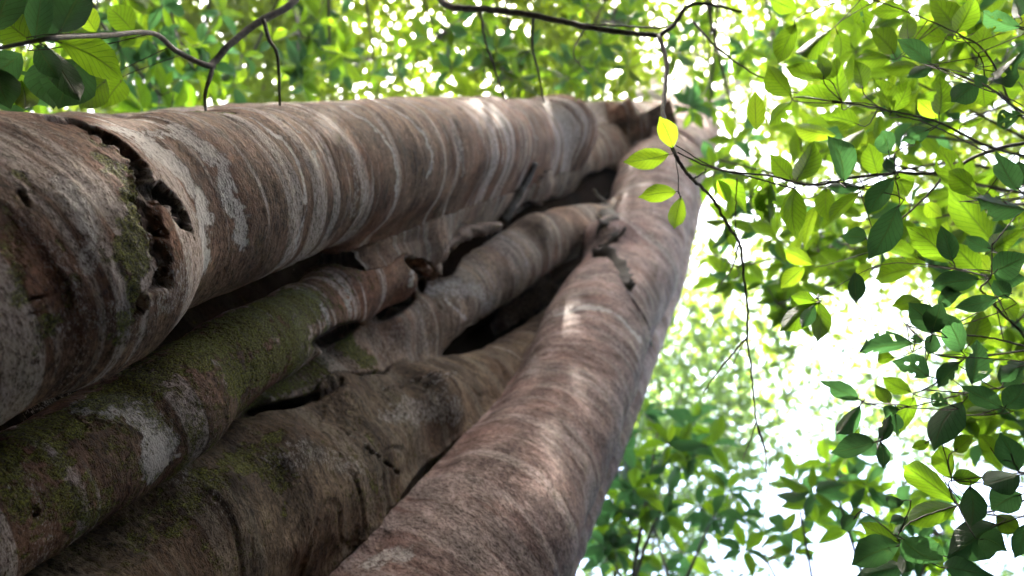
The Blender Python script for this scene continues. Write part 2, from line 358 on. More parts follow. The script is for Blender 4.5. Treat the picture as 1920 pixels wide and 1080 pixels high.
MARKS = {   # kind, stem, pixel path, half width in px, strength
 'gouge': [('A',[(118,236),(165,250),(215,282),(245,312),(262,345),(300,372)],21,1.2),('A',[(250,320),(264,370),(276,430),(286,480),(290,530)],24,.75),('A',[(305,372),(326,392),(338,418)],22,1.25),
           ('A',[(286,445),(302,442)],9,.8),('A',[(290,508),(294,530)],9,1),('A',[(248,545),(262,566),(250,590)],10,.8),
           ('A',[(0,300),(22,335),(50,385),(64,440),(72,500),(66,590)],5,.6),('E',[(560,772),(570,800),(588,826)],3,.5),('E',[(590,760),(612,790),(650,806),(676,832),(712,862),(744,890),(762,918)],4,.8),
           ('E',[(300,905),(340,880),(390,868)],6,.5),('C',[(806,560),(838,590),(862,613)],2.5,.6),('E',[(700,730),(760,716),(822,700)],5,.6),('E',[(800,722),(850,700)],6,.4),
           ('F',[(1005,860),(1025,900),(1038,930)],2,.5),('F',[(1172,545),(1205,590),(1222,640)],2,.4),('B',[(0,905),(60,930),(90,990)],6,.5),('H',[(835,470),(870,440),(930,420),(985,385),(1065,372)],8,.8),
           ('H',[(770,395),(840,420),(870,420)],3,.4)],
 'lichen': [('A',[(262,272),(320,315),(365,370),(378,430),(380,500)],32,1),('A',[(330,250),(395,300),(430,370),(442,450)],22,.9),('A',[(190,250),(260,262),(330,262)],16,.8),('A',[(60,238),(110,262),(150,300)],14,.5),
            ('A',[(118,345),(140,385),(168,430),(160,500)],20,.75),('A',[(100,620),(180,600),(260,620)],30,.5),('A',[(300,500),(330,530),(300,580)],40,.6),('A',[(470,228),(535,275),(562,330),(566,400),(548,460)],7,1),
            ('A',[(510,222),(570,262),(592,310)],6,.9),('A',[(560,213),(640,262),(668,330),(660,400)],12,.55),('A',[(640,200),(700,240),(738,300),(742,360)],8,.8),('A',[(700,193),(770,230),(805,290),(800,330)],7,.8),
            ('A',[(760,189),(830,215),(862,262),(868,320)],14,.6),('A',[(860,186),(915,215),(942,262),(940,300)],10,.7),('A',[(930,188),(985,215),(1005,260)],7,.6),('A',[(1000,196),(1045,225),(1060,270)],10,.5),
            ('B',[(150,765),(215,760),(270,780),(295,825),(280,870)],34,1.1),('B',[(520,552),(575,556),(605,580),(610,620)],8,1),('B',[(560,545),(590,560)],6,1),('B',[(620,520),(645,540),(655,580)],8,.8),('B',[(370,665),(415,690),(425,730)],9,.6),
            ('B',[(740,480),(765,500),(770,530)],10,.8),('B',[(450,600),(500,602)],5,.8),('C',[(805,545),(850,540),(895,545),(915,575)],22,.7),('C',[(835,565),(870,600)],6,.9),('C',[(930,440),(975,465),(990,500)],12,.6),('C',[(700,650),(760,640),(800,600)],40,.5),
            ('C',[(630,670),(660,700)],12,.5),('E',[(740,780),(800,760),(850,770)],35,.6),('E',[(520,860),(600,850),(660,880)],30,.55),('E',[(600,850),(625,860)],12,.5),
            ('F',[(1050,590),(1110,578),(1165,600),(1200,640)],9,.9),('F',[(1090,520),(1150,515),(1200,540)],10,.5),('F',[(1010,640),(960,690),(1000,700)],22,.5),('F',[(690,1060),(760,1040)],25,.8),('F',[(1170,400),(1230,400)],14,.5),('F',[(1150,440),(1250,470)],30,.4)],
 'moss': [('A',[(30,330),(75,400),(105,480),(110,560),(60,660)],17,.6),('A',[(0,400),(20,480),(40,600)],20,.55),('A',[(250,380),(265,420),(275,470)],12,.8),('A',[(190,470),(200,520)],10,.5),('A',[(190,300),(230,350),(250,420),(240,480)],26,.75),('A',[(225,520),(240,580),(200,620)],24,.6),('A',[(330,215),(430,215)],10,.7),('A',[(150,262),(225,300)],8,.6),
          ('B',[(-100,930),(60,830),(200,745),(330,665),(450,610),(560,560)],55,.75),('B',[(60,960),(120,930),(170,960)],60,.6),('E',[(250,1040),(330,960),(420,900)],40,.5),('B',[(480,560),(560,520),(640,500)],24,.5),('B',[(430,720),(480,680),(560,640)],40,.7),('B',[(600,640),(560,680)],30,.6),
          ('C',[(630,640),(660,660),(690,690)],20,1.1),('C',[(440,770),(540,720),(600,700)],35,.6),('E',[(400,880),(480,860),(520,900)],40,.65),('E',[(480,840),(520,810)],20,.5),('C',[(900,470),(930,520)],30,.25),('H',[(700,440),(850,400)],20,.25)],
}
def surf(px, py, keys=None):
    """depth of the nearest fig surface along a pixel's ray"""
    px = float(px); py = float(py); r0 = ray(px, py); ts = np.concatenate([np.arange(.7, 4, .02), np.arange(4, 11, .05)])
    P = CAM+r0*ts[:, None]; d = np.min([dstem(k, P) for k in (keys or KEYS)], axis=0)
    h = np.where(d < 0)[0]
    return ts[h[0]] if len(h) else None
for k, x, y, rp, kk in BLOBS:
    t = surf(x, y, [k])
    if t: t += rp*t/F*.72; BLOB3.setdefault(k, []).append((at(np.array(float(x)), np.array(float(y)), np.array(t)), rp*t/F, kk))
_new = []
for path, r0, r1, deep in CARVE:
    q = smooth_path(np.array(path, float), len(path)*5); rr = np.linspace(r0, r1, len(q))*np.convolve(RNG.uniform(.35, 1.6, len(q)+4), np.ones(5)/5, 'valid')*np.interp(np.linspace(0, 1, len(q)), [0, .15, .85, 1], [.6, 1, 1, .5]); ts = [surf(x, y) for x, y in q]
    tm = np.median([t for t in ts if t]); ts = np.array([min(t, tm*1.12) if t else tm for t in ts]); ts = np.convolve(np.pad(ts, 2, mode='edge'), np.ones(5)/5, 'valid')
    for (x, y), r, t in zip(q, rr, ts):
        a, b = at(np.array([x, x]), np.array([y, y]), np.array([t-.05, t+deep])); r3 = r*t/F
        _new.append((a, b, r3, np.minimum(a, b)-r3-.06, np.maximum(a, b)+r3+.06))
CAP.extend(_new)
def mark_mask(stem, P, kind):
    m = np.zeros(len(P), np.float32)
    for (sk, path, wpx, stg) in MARKS[kind]:
        if sk != stem: continue
        pts = smooth_path(np.array(path, float), max(6, len(path)*5)); W = []
        for x, y in pts:
            t = surf(x, y, [stem])
            if t: W.append((*at(x, y, t), wpx*t/F))
        if not W: continue
        W = np.array(W); lo = W[:, :3].min(0)-W[:, 3].max()*3; hi = W[:, :3].max(0)+W[:, 3].max()*3
        sel = np.where(((P > lo) & (P < hi)).all(1))[0]
        if not len(sel): continue
        Q = P[sel]+np.stack([noise(P[sel], (17, 17, 17), q) for q in (5, 6, 7)], 1)*np.median(W[:, 3])*.6+np.stack([noise(P[sel], (85, 85, 85), q) for q in (41, 42, 43)], 1)*np.median(W[:, 3])*.45
        best = np.full(len(sel), 9.0)
        for a, b in zip(W[:-1], W[1:]):
            ab = b[:3]-a[:3]; u = np.clip((Q-a[:3])@ab/(ab@ab+1e-12), 0, 1)
            d = np.linalg.norm(Q-a[:3]-u[:, None]*ab, axis=1)/(a[3]+(b[3]-a[3])*u); best = np.minimum(best, d)
        m[sel] = np.maximum(m[sel], stg*sstep(1.5, .55, best))
    return m

fig = empty('strangler_fig', (-.6, 1.0, 0), 'giant strangler fig of fused grey-brown stems seen from its foot', 'tree')
def build_stem(k, spx=2.0):
    p = PAR[k]; Q = p['Q']; T = p['T']; P0 = Q[:, :3]
    vis = np.ones(len(Q), bool)
    dist = np.linalg.norm(P0-CAM, axis=1)-Q[:, 3]*.7
    seg = np.r_[0, np.linalg.norm(np.diff(P0, axis=0), axis=1)]
    px, py, t = proj(P0); off = (px < -150) | (py > 1250) | (t < .1)
    rate = seg/(np.maximum(dist, .4)*spx/683.0)*np.where(off, .25, 1.0)
    if k in 'KLMN': rate *= .35
    cum = np.cumsum(rate); ns = int(min(cum[-1], 1500)); ns = max(ns, 60)
    fi = np.interp(np.linspace(0, cum[-1], ns), cum, np.arange(len(Q)))
    iq = lambda A: np.stack([np.interp(fi, np.arange(len(Q)), A[:, c]) for c in range(A.shape[1])], 1)
    C = iq(P0); Tn = iq(T); Tn /= np.linalg.norm(Tn, axis=1)[:, None]; R = np.interp(fi, np.arange(len(Q)), Q[:, 3]); s = np.interp(fi, np.arange(len(Q)), p['s'])
    Fd = CAM-C; Fd -= Tn*(Fd*Tn).sum(1)[:, None]; Fd /= np.linalg.norm(Fd, axis=1)[:, None]; Sd = np.cross(Tn, Fd)
    mid = len(C)//2
    nf = int({'A': 400, 'F': 320, 'B': 260, 'C': 240, 'E': 320, 'H': 220, 'G': 160, 'K': 160, 'L': 160, 'M': 120, 'N': 160}[k]*2/spx); nb = nf//5
    ph = np.concatenate([np.linspace(-1.75, 1.75, nf), np.linspace(1.75, 2*math.pi-1.75, nb+2)[1:-1]]); nph = len(ph)
    # coarse marching
    cs = np.unique(np.linspace(0, ns-1, min(ns, 220)).astype(int)); cp = np.linspace(-math.pi, math.pi, 145)
    ddir = np.cos(cp)[None, :, None]*Fd[cs][:, None]+np.sin(cp)[None, :, None]*Sd[cs][:, None]
    d2 = ddir.reshape(-1, 3); c2 = np.repeat(C[cs], len(cp), 0); rr = np.repeat(R[cs], len(cp))
    lo = np.zeros(len(d2)); hi = rr*2.4+.1; done = np.zeros(len(d2), bool); n = 20
    for q in range(1, n+1):
        rho = hi*q/n; S_, own = field(k, c2+d2*rho[:, None]); bad = (S_ > 0) | (own > 0)
        lo = np.where(~done & ~bad, rho, lo); done |= bad
    h2 = np.minimum(lo+hi/n, hi)
    for q in range(8):
        m_ = (lo+h2)/2; S_, own = field(k, c2+d2*m_[:, None]); bad = (S_ > 0) | (own > 0)
        lo = np.where(bad, lo, m_); h2 = np.where(bad, m_, h2)
    rad = lo.reshape(len(cs), len(cp)); medial = None
    # upsample
    rs = np.empty((ns, len(cp)))
    for j in range(len(cp)): rs[:, j] = np.interp(np.arange(ns), cs, rad[:, j])
    phw = (ph+math.pi) % (2*math.pi)-math.pi
    fidx = (phw+math.pi)/(2*math.pi)*(len(cp)-1); i0 = np.clip(fidx.astype(int), 0, len(cp)-2); ff = fidx-i0
    fr = rs[:, i0]*(1-ff)+rs[:, i0+1]*ff
    D = np.cos(ph)[None, :, None]*Fd[:, None]+np.sin(ph)[None, :, None]*Sd[:, None]
    V = C[:, None]+D*fr[..., None]
    Vf = V.reshape(-1, 3); Df = D.reshape(-1, 3)
    ringc = np.column_stack([Vf[:, 0], Vf[:, 1], np.repeat(s, nph)+noise(Vf, (2.2, 2.2, 2.2), 3)*.03])
    # relief
    nrm = Df
    f = 1.0
    disp = .010*noise(Vf, (3.5, 3.5, 2.5), 1)+.006*noise(Vf, (9, 9, 7), 2)
    rg = noise(ringc, (1.2, 1.2, 13), 4); rg2 = noise(ringc, (3, 3, 60), 8)
    disp += .0045*rg+.0012*rg2+.0010*noise(ringc, (30, 30, 110), 9)+.0025*noise(ringc, (12, 12, 30), 10)
    if k in 'BEC': disp += .012*noise(Vf, (6, 6, 4), 12)
    if k == 'E':
        cr = np.abs(noise(ringc, (5, 5, 9), 15)); disp -= .006*sstep(.10, .0, cr)
        disp += .013*noise(Vf, (8, 8, 5), 16)+.005*noise(Vf, (22, 22, 16), 17)
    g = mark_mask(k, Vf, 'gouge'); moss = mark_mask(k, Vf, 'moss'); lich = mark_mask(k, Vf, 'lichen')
    rag = .8+.2*noise(Vf, (26, 26, 26), 21)+.3*noise(Vf, (60, 60, 170), 23)
    disp -= g*np.clip(rag, .2, 1.4)*{'A': .030, 'H': .05}.get(k, .022)
    lip = sstep(.02, .22, g)*sstep(.5, .28, g); disp += lip*.007*(.6+noise(Vf, (20, 20, 20), 24)); lich = np.maximum(lich, lip*.7)
    disp += moss*.003*noise(Vf, (120, 120, 120), 22)
    thr = noise(Vf, (5, 5, 3), 30)*.5+.5
    moss = np.maximum(moss, {'B': .42, 'E': .30, 'C': .16, 'A': .12, 'H': .12, 'K': .3}.get(k, 0.05)*thr*1.3*sstep(2.6, 1.0, np.linalg.norm(Vf-CAM, axis=1)*.7)+.02)
    lich = np.maximum(lich, .55*sstep(.25, .7, noise(ringc, (1.1, 1.1, 13), 31)))
    Vf = Vf+nrm*disp[:, None]*np.clip(np.repeat(fr.ravel(), 1)/.05, 0, 1)[:, None]
    i = np.arange(ns-1)[:, None]*nph; j = np.arange(nph)[None]; j2 = (j+1) % nph
    Fq = np.stack([i+j, i+nph+j, i+nph+j2, i+j2], -1).reshape(-1, 4)
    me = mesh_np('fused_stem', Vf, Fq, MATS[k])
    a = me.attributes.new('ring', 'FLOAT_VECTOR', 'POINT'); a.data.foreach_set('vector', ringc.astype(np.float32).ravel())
    g = np.maximum(g, .85*sstep(.004, -.01, carve(Vf)-.006))  # also darkens carved hollow walls: their shade put into the colour
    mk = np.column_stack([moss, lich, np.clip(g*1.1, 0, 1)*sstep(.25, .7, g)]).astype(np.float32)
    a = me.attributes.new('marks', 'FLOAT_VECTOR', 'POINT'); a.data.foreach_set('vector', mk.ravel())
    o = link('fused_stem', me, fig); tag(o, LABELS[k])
    return len(Fq)
tot = 0
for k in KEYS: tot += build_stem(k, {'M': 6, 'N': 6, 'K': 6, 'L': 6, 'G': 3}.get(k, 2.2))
print('stem quads', tot)

# attached details of the fig
def onsurf(path, lift=.0, n=20, rad=None):
    P = []
    for x, y in smooth_path(np.array(path, float), n):
        t = surf(x, y)
        if t: P.append((x, y, t-lift))
    P = np.array(P); P[:, 2] = np.convolve(np.pad(P[:, 2], 2, mode='edge'), np.ones(5)/5, 'valid')
    return at(P[:, 0], P[:, 1], P[:, 2]), P[:, 2]
for path, r, lab in (([(1146,383),(1141,400),(1144,415),(1134,432),(1140,446),(1152,458)], 18, 'ragged dark mud tube across the fused fork'),
                ([(1112,482),(1140,480),(1158,498),(1164,515),(1168,535),(1182,547)], 17, 'forked dark mud tube beside the middle root'),
                ([(1172,543),(1194,575),(1212,605),(1222,650)], 2.2, 'thin dark trail running down the right-hand stem')):
    P, t = onsurf(path, .0, 26); rr = r*t/F*(1+.35*np.array([random.uniform(-1, 1) for _ in t]))
    tag(MB().tube(P, rr, 10, .16, flat=.22).build('mud_tube', MUD, fig), lab)
P, t = onsurf([(812,566),(846,598),(866,613),(884,607),(893,604),(897,596)], .012, 20)
P[-7:] = at(np.array([872,880,887,892,896,897,896.]), np.array([612,610,608,606,603,599,596.]), np.full(7, t[-8]-.02))
tag(MB().tube(P, 1.2*t[0]/F, 6).build('aerial_rootlet', TWIG_PALE, fig), 'thin curled rootlet hanging from the middle root')
# top limbs of the fig, far up
mb = MB()
for path, r0, r1 in (([(1290,230,10.2),(1262,192,11),(1225,172,12),(1190,180,13),(1150,200,14)],14,5), ([(1292,225,10.2),(1240,200,11.5),(1200,168,13.5),(1120,150,16)],16,6),
        ([(1304,220,11),(1300,180,13),(1285,140,16),(1310,90,19)],20,8), ([(1310,220,11),(1340,190,13),(1390,150,16),(1440,150,19)],14,5), ([(1250,225,10.5),(1225,150,14),(1150,90,18)],15,5)):
    a = smooth_path(np.array(path, float), 18); rr = np.linspace(r0, r1, 18)*a[:, 2]/F
    mb.tube(at(a[:, 0], a[:, 1], a[:, 2]), rr, 12, .03)
tag(mb.build('high_limb', TWIG_PALE, fig), 'pale crooked limbs forking high up')
# loose dead pieces lodged in the fig
def loose(name, path, r, t, mat, label, cat, n=18, jit=.1, seg=10, taper=(1, 1)):
    a = smooth_path(np.array([(x, y) for x, y in path], float), n); tt = np.linspace(t[0], t[1], n)
    P = at(a[:, 0], a[:, 1], tt); rr = r*tt/F*np.linspace(taper[0], taper[1], n)
    rr *= 1+.12*np.array([random.uniform(-1, 1) for _ in rr])
    P += RNG.normal(size=P.shape)*rr[:, None]*.08
    o = MB().tube(P, rr, seg, jit).build(name, mat); tag(o, label, cat); return o
tw = surf(1003, 308)-.03; tw2 = surf(1055, 480)
loose('dead_stick', [(1004,306),(985,345),(966,375),(940,418)], 9, (tw, tw-.15), TWIG, 'short black dead stick leaning above the curled dead root', 'stick', taper=(.7, 1.2))
loose('curled_dead_root', [(806,512),(816,484),(838,458),(868,440),(900,430),(935,424)], 13, (2.95, 3.45), DEADWOOD, 'curled pale dead root arching over the upper hollow', 'root', n=26, jit=.14, taper=(1.35, .7))
tl = 4.15
loose('dead_wood_chunk', [(935,618),(955,596),(985,575),(1012,558),(1026,542)], 30, (tl, tl+.25), DEADWOOD, 'broken reddish chunk of dead wood inside the lower hollow', 'wood', n=16, jit=.13, seg=14, taper=(.7, 1.0))
ts = surf(1150, 440)
loose('snapped_twig', [(1122,462),(1140,456),(1156,447),(1168,436),(1173,426)], 3.2, (ts-.03, ts-.12), TWIG, 'small snapped black twig sticking out at the fork', 'twig')
loose('pale_twig', [(1112,355),(1122,368),(1134,376)], 2.2, (surf(1134,380)-.03, surf(1134,380)-.03), TWIG_PALE, 'tiny pale twig at the edge of the top hollow', 'twig')
for pts, lab in (([(176,785),(198,790)], 'left pale bark flake on the lichen patch'), ([(204,793),(232,797)], 'right pale bark flake on the lichen patch')):
    t0 = surf(pts[0][0], pts[0][1]); a = smooth_path(np.array(pts, float), 6); P = at(a[:, 0], a[:, 1], np.full(6, t0-.012))
    tag(MB().tube(P, np.array([2.2, 3.6, 4, 4, 3.4, 2.6])*t0/F, 6, .1, flat=.2).build('bark_flake', TWIG_PALE), lab, 'bark flake', 'bark flakes on the lichen patch')

# ------------------------------------------------------------------ leaves
def leaf_mesh(name, mat, seed, point=.9, bite=0, holes=0, ns=11, nc=2):
    rd = random.Random(seed); V = []; UV = []; 
    wav = [rd.uniform(0, 6.28) for _ in range(4)]; arch = rd.uniform(-.12, .18); fold = rd.uniform(.05, .42); bend = rd.uniform(-.09, .09); rk = rd.uniform(.8, .98)
    if holes: ns, nc = 17, 4
    bites = [(rd.uniform(.25, .8), rd.choice((-1, 1)), rd.uniform(.05, .10), rd.uniform(.35, .7)) for _ in range(bite)]
    if bite: ns = max(ns, 17)
    for i in range(ns):
        u = i/(ns-1); w_ = (math.sin(math.pi*u**rk)**.86)*.5 if 0 < u < 1 else .0
        if u > .78: w_ *= 1-.5*((u-.78)/.22)**.8
        w_ = max(w_, .004)
        for c in range(-nc, nc+1):
            y = c/nc*w_
            for (b0, sgn, bw, bd) in bites:
                if c*sgn > 0: 
                    kx = max(0, 1-((u-b0)/bw)**2); y *= 1-bd*kx
            if holes and 0 < i < ns-1 and abs(c) < nc: 
                y += rd.uniform(-.02, .02)
            y *= 1+.03*math.sin(u*21+wav[0]+c)
            z = fold*abs(y)+arch*math.sin(math.pi*u)+.018*math.sin(u*9+wav[1]+c*1.3)*(abs(c)/nc)
            V.append((u+(rd.uniform(-.015, .015) if holes and 0 < i < ns-1 else 0), y+bend*math.sin(math.pi*u), z)); UV.append((u, c/nc))
    Fq = []; W = 2*nc+1; kill = set()
    for h in range(holes):
        i, c = rd.randint(4, ns-6), rd.choice([q for q in range(0, W-1) if q not in ()]); kill.add((i, c))
        if rd.random() < .5: kill.add((i+1, c))
        if rd.random() < .3: kill.add((i, min(W-2, c+1)))
    for i in range(ns-1):
        for c in range(W-1):
            if (i, c) in kill: continue
            a = i*W+c; Fq.append((a, a+W, a+W+1, a+1))
    me = mesh_np(name, V, Fq, mat); uv = me.uv_layers.new(name='UVMap')
    li = np.array(Fq).ravel(); uv.data.foreach_set('uv', np.array(UV, np.float32)[li].ravel()); return me
def leafset(mat): return dict(p=[leaf_mesh('leaf', mat, s) for s in range(5)], b=[leaf_mesh('leaf', mat, 20+s, bite=2) for s in range(3)], h=[leaf_mesh('leaf', mat, 40+s, bite=1, holes=4) for s in range(4)])
LG, LD, LB = leafset(LEAF_G), leafset(LEAF_D), leafset(LEAF_B)
def place_leaf(me, B, T, width, parent, tilt=0.0, world_n=None):
    X = T-B; L = np.linalg.norm(X); X = X/L
    N = (CAM-(B+T)/2) if world_n is None else world_n; N = -N; N = N-X*N.dot(X); N /= np.linalg.norm(N); Y = np.cross(N, X)
    c, s_ = math.cos(tilt), math.sin(tilt); Y, N = Y*c+N*s_, N*c-Y*s_
    m = Matrix(((X[0]*L, Y[0]*width, N[0]*L, B[0]), (X[1]*L, Y[1]*width, N[1]*L, B[1]), (X[2]*L, Y[2]*width, N[2]*L, B[2]), (0, 0, 0, 1)))
    return link('leaf', me, parent, m)

# leaves traced one by one: (ox, oy) crop origin at 3.84x, rows bx,by,tx,ty,width,kind
C2, C3, C4, C5 = (1420, 0), (1420, 260), (1420, 540), (1420, 800)
NEAR = {
 'upper': [(C2,90,-10,285,72,140,'g'),(C2,730,-20,780,255,150,'gh'),(C2,1075,85,815,85,130,'g'),(C2,1435,235,1230,-30,200,'g'),(C2,1435,235,1570,-30,180,'g'),(C2,1890,200,1625,75,150,'dh'),(C2,1880,130,1850,-40,110,'d'),
   (C2,280,170,150,460,170,'g'),(C2,530,210,280,388,150,'g'),(C2,580,220,590,425,125,'g'),(C2,990,385,810,208,170,'g'),(C2,1090,290,1080,105,130,'g'),(C2,1375,275,1090,212,140,'g'),(C2,1590,420,1650,165,140,'g'),
   (C2,965,415,695,430,125,'g'),(C2,1250,460,1005,280,140,'d'),(C2,1350,295,1240,435,100,'g'),(C2,480,570,195,478,135,'g'),(C2,1160,475,890,495,120,'g'),(C2,1260,490,1075,560,100,'d'),(C2,1310,830,1310,540,180,'gh'),(C2,1590,600,1395,735,190,'d'),
   (C2,1300,850,1150,715,110,'b'),(C2,1630,620,1640,770,190,'g'),(C2,1680,580,1930,345,180,'dh'),(C2,1640,620,1560,540,90,'d'),(C2,1420,230,1520,300,90,'b'),(C2,1840,230,1700,260,120,'b'),(C2,1900,820,1720,900,150,'dh'),(C2,1600,470,1740,400,150,'g'),(C2,1870,600,1760,560,100,'b'),(C2,1480,900,1640,850,60,'g')],
 'middle': [(C2,610,738,575,385,200,'g'),(C2,250,690,72,468,170,'g'),(C2,590,742,255,690,170,'g'),(C2,250,735,80,912,135,'gc'),(C2,730,892,450,828,175,'gc'),(C2,570,975,258,908,135,'b'),(C2,965,802,828,558,135,'gh'),(C2,972,802,1082,575,150,'g'),
   (C2,760,640,700,430,130,'g'),(C2,480,570,440,390,120,'g'),(C2,1240,930,1035,1020,140,'dc'),(C2,770,930,640,1085,150,'bc'),(C3,625,315,505,-25,180,'d'),(C3,250,292,90,110,150,'g'),(C3,282,302,410,15,185,'g'),(C3,90,302,88,605,160,'gh'),(C3,275,362,285,722,172,'g'),
   (C3,500,352,505,600,150,'g'),(C3,740,382,508,605,115,'g'),(C3,430,480,340,785,120,'b'),(C3,870,272,800,28,155,'g'),(C3,950,112,895,-60,150,'d'),(C3,982,282,790,545,175,'d'),(C3,1010,482,798,872,225,'d'),(C3,790,715,602,700,140,'d'),(C3,1010,250,1080,420,170,'g'),(C3,990,250,930,130,80,'d'),
   (C3,760,350,500,345,90,'d'),(C3,410,905,188,798,130,'b'),(C3,340,925,165,1080,130,'b'),(C3,1160,862,940,790,120,'g'),(C3,700,960,712,1190,125,'d'),(C3,820,900,710,1050,110,'b'),(C3,1210,460,1330,560,120,'b')],
 'right': [(C3,1500,375,1318,45,190,'gh'),(C3,1590,390,1370,230,170,'g'),(C3,1870,372,1715,85,160,'dc'),(C3,1930,512,1575,425,190,'dh'),(C3,1700,752,1368,350,215,'g'),(C3,1690,800,1500,700,120,'d'),(C3,1690,800,1950,640,165,'g'),(C3,1380,890,1068,628,205,'g'),
   (C3,1610,972,1385,740,190,'g'),(C3,1400,880,1320,620,150,'d'),(C3,1140,930,845,1010,190,'g'),(C3,1605,1010,1245,1065,180,'d'),(C3,1700,955,1950,830,230,'d'),(C3,1700,960,1950,1010,150,'d'),(C3,1660,950,1560,820,110,'b'),(C3,1880,160,1930,330,140,'d'),(C4,440,100,160,315,175,'g'),(C4,440,98,430,392,145,'g'),(C4,420,95,240,60,120,'g'),(C4,410,120,320,290,110,'d')],
 'lower': [(C4,1125,400,735,462,170,'dh'),(C4,1305,312,1085,105,200,'d'),(C4,1180,100,962,130,130,'g'),(C4,1470,462,1325,165,175,'dc'),(C4,1520,420,1620,148,160,'g'),(C4,1735,70,1418,142,135,'d'),(C4,1540,692,1580,370,185,'dh'),(C4,1238,640,968,530,185,'dh'),
   (C4,1230,475,1275,320,110,'d'),(C4,1110,752,898,640,135,'g'),(C4,955,832,845,690,105,'g'),(C4,728,802,448,665,135,'dc'),(C4,742,842,564,1055,130,'d'),(C4,1132,790,1005,1072,150,'g'),(C4,1025,870,918,930,90,'d'),(C4,1470,820,1270,1170,225,'d'),(C4,1460,530,1300,720,130,'dc'),(C4,1762,862,1458,700,165,'dc'),
   (C4,1705,905,1478,905,105,'g'),(C4,1755,690,1945,520,190,'dc'),(C4,1772,862,1930,690,190,'d'),(C4,1376,842,1255,765,115,'dh'),(C4,1740,90,1860,240,140,'g'),(C4,1130,400,1150,330,90,'dc'),(C4,990,500,860,520,110,'g'),(C4,990,900,1010,1060,110,'dc'),(C4,1250,330,1330,100,170,'d'),(C4,1300,120,1480,40,150,'d'),(C4,1800,80,1700,-60,130,'d'),(C4,1880,560,1750,680,120,'d')],
 'bottom': [(C5,848,110,520,190,172,'d'),(C5,892,112,905,305,100,'d'),(C5,890,100,962,-90,100,'dc'),(C5,1442,552,1052,278,200,'g'),(C5,1402,380,1310,130,160,'g'),(C5,1402,372,1625,368,130,'g'),(C5,1442,572,1068,702,185,'g'),(C5,1032,832,738,688,150,'g'),(C5,1040,802,1345,965,250,'d'),(C5,1030,852,675,995,230,'d'),
   (C5,1880,320,1745,40,200,'d'),(C5,1530,425,1530,725,180,'d'),(C5,1890,345,1625,420,200,'d'),(C5,1725,700,1365,950,300,'d'),(C5,1345,1010,1720,1080,200,'d'),(C5,1900,480,1680,600,220,'d'),(C5,1720,640,1900,760,160,'g'),(C5,1050,1000,700,1090,200,'d'),(C5,1930,700,1850,950,140,'d'),(C5,1240,110,1108,152,80,'g'),(C5,1600,800,1800,900,200,'d'),(C5,1420,180,1560,60,120,'g'),(C5,1700,180,1600,50,120,'g'),(C5,1060,540,920,520,90,'d'),(C5,1060,660,950,690,80,'d'),(C5,720,650,605,740,110,'d'),(C5,1100,870,1040,1060,120,'d')],
}
TW = {  # twig paths: (px,py,depth) rows, radius px start/end
 'upper': [([(1960,300,1.9),(1860,277,1.75),(1760,230,1.7),(1680,210,1.65),(1580,192,1.6),(1490,182,1.6)],3,1.1),([(1960,235,1.9),(1895,196,1.75),(1847,160,1.65),(1750,125,1.6),(1690,105,1.6)],2.6,1),([(1895,196,1.75),(1850,100,1.65),(1794,62,1.6),(1700,22,1.6),(1610,-10,1.6)],2,1),([(1960,60,1.7),(1910,52,1.65),(1900,30,1.65)],2,1.5),([(1847,160,1.65),(1840,110,1.6),(1794,62,1.6)],1.4,1)],
 'middle': [([(1980,255,1.95),(1850,285,1.8),(1770,322,1.75),(1680,325,1.7),(1600,333,1.65),(1520,347,1.6),(1445,330,1.6),(1345,318,1.6),(1270,285,1.6)],4.2,1.6),([(1775,322,1.75),(1740,365,1.72),(1700,402,1.7),(1640,470,1.7)],2.6,1.4),([(1678,285,1.62),(1678,325,1.68),(1687,372,1.65),(1683,388,1.65)],1.6,1),
   ([(1520,347,1.6),(1560,340,1.55),(1610,352,1.55)],1.5,1),([(1490,354,1.62),(1400,330,1.62),(1330,310,1.6),(1268,272,1.58)],1.8,1.2),([(1672,210,1.65),(1630,195,1.6),(1575,192,1.6)],1.4,1),([(1850,285,1.8),(1800,260,1.75),(1740,232,1.7),(1680,215,1.65)],2,1.2)],
 'right': [([(1960,700,1.8),(1920,630,1.7),(1880,590,1.65),(1850,555,1.6),(1838,540,1.6),(1857,520,1.6),(1860,495,1.6),(1860,458,1.6)],3,1.3),([(1857,520,1.6),(1800,505,1.6),(1720,495,1.6),(1640,500,1.6),(1530,560,1.65)],1.4,.8),([(1960,330,1.8),(1905,355,1.7),(1870,370,1.65),(1800,378,1.6)],1.8,1),([(1960,410,1.75),(1920,394,1.65),(1860,458,1.6)],1.6,1)],
 'lower': [([(1960,660,1.8),(1868,636,1.7),(1810,628,1.65),(1714,615,1.6),(1690,600,1.6)],2.4,1),([(1960,652,1.8),(1850,667,1.7),(1803,671,1.65),(1756,665,1.6),(1730,650,1.6)],2.4,1),([(1960,712,1.8),(1850,731,1.7),(1803,739,1.65),(1758,751,1.62),(1714,761,1.6),(1665,764,1.6),(1614,755,1.6)],2.2,.9),([(1803,675,1.64),(1760,712,1.62),(1745,726,1.6),(1712,738,1.6)],1.4,.9),([(1960,740,1.8),(1881,764,1.7),(1830,778,1.65),(1800,778,1.62)],2,1)],
 'bottom': [([(1665,764,1.6),(1655,800,1.55),(1652,825,1.5),(1640,829,1.5)],1.2,.9),([(1960,925,1.6),(1850,960,1.5),(1795,947,1.45),(1779,910,1.42),(1785,899,1.42)],2.2,1.2),([(1795,947,1.45),(1730,969,1.45),(1700,985,1.45),(1683,1005,1.42),(1690,1021,1.42)],1.8,1.1),([(1960,880,1.6),(1912,885,1.5),(1895,850,1.45)],2,1.2),([(1960,1010,1.6),(1870,985,1.5),(1800,1060,1.45)],2.2,1.5)],
}
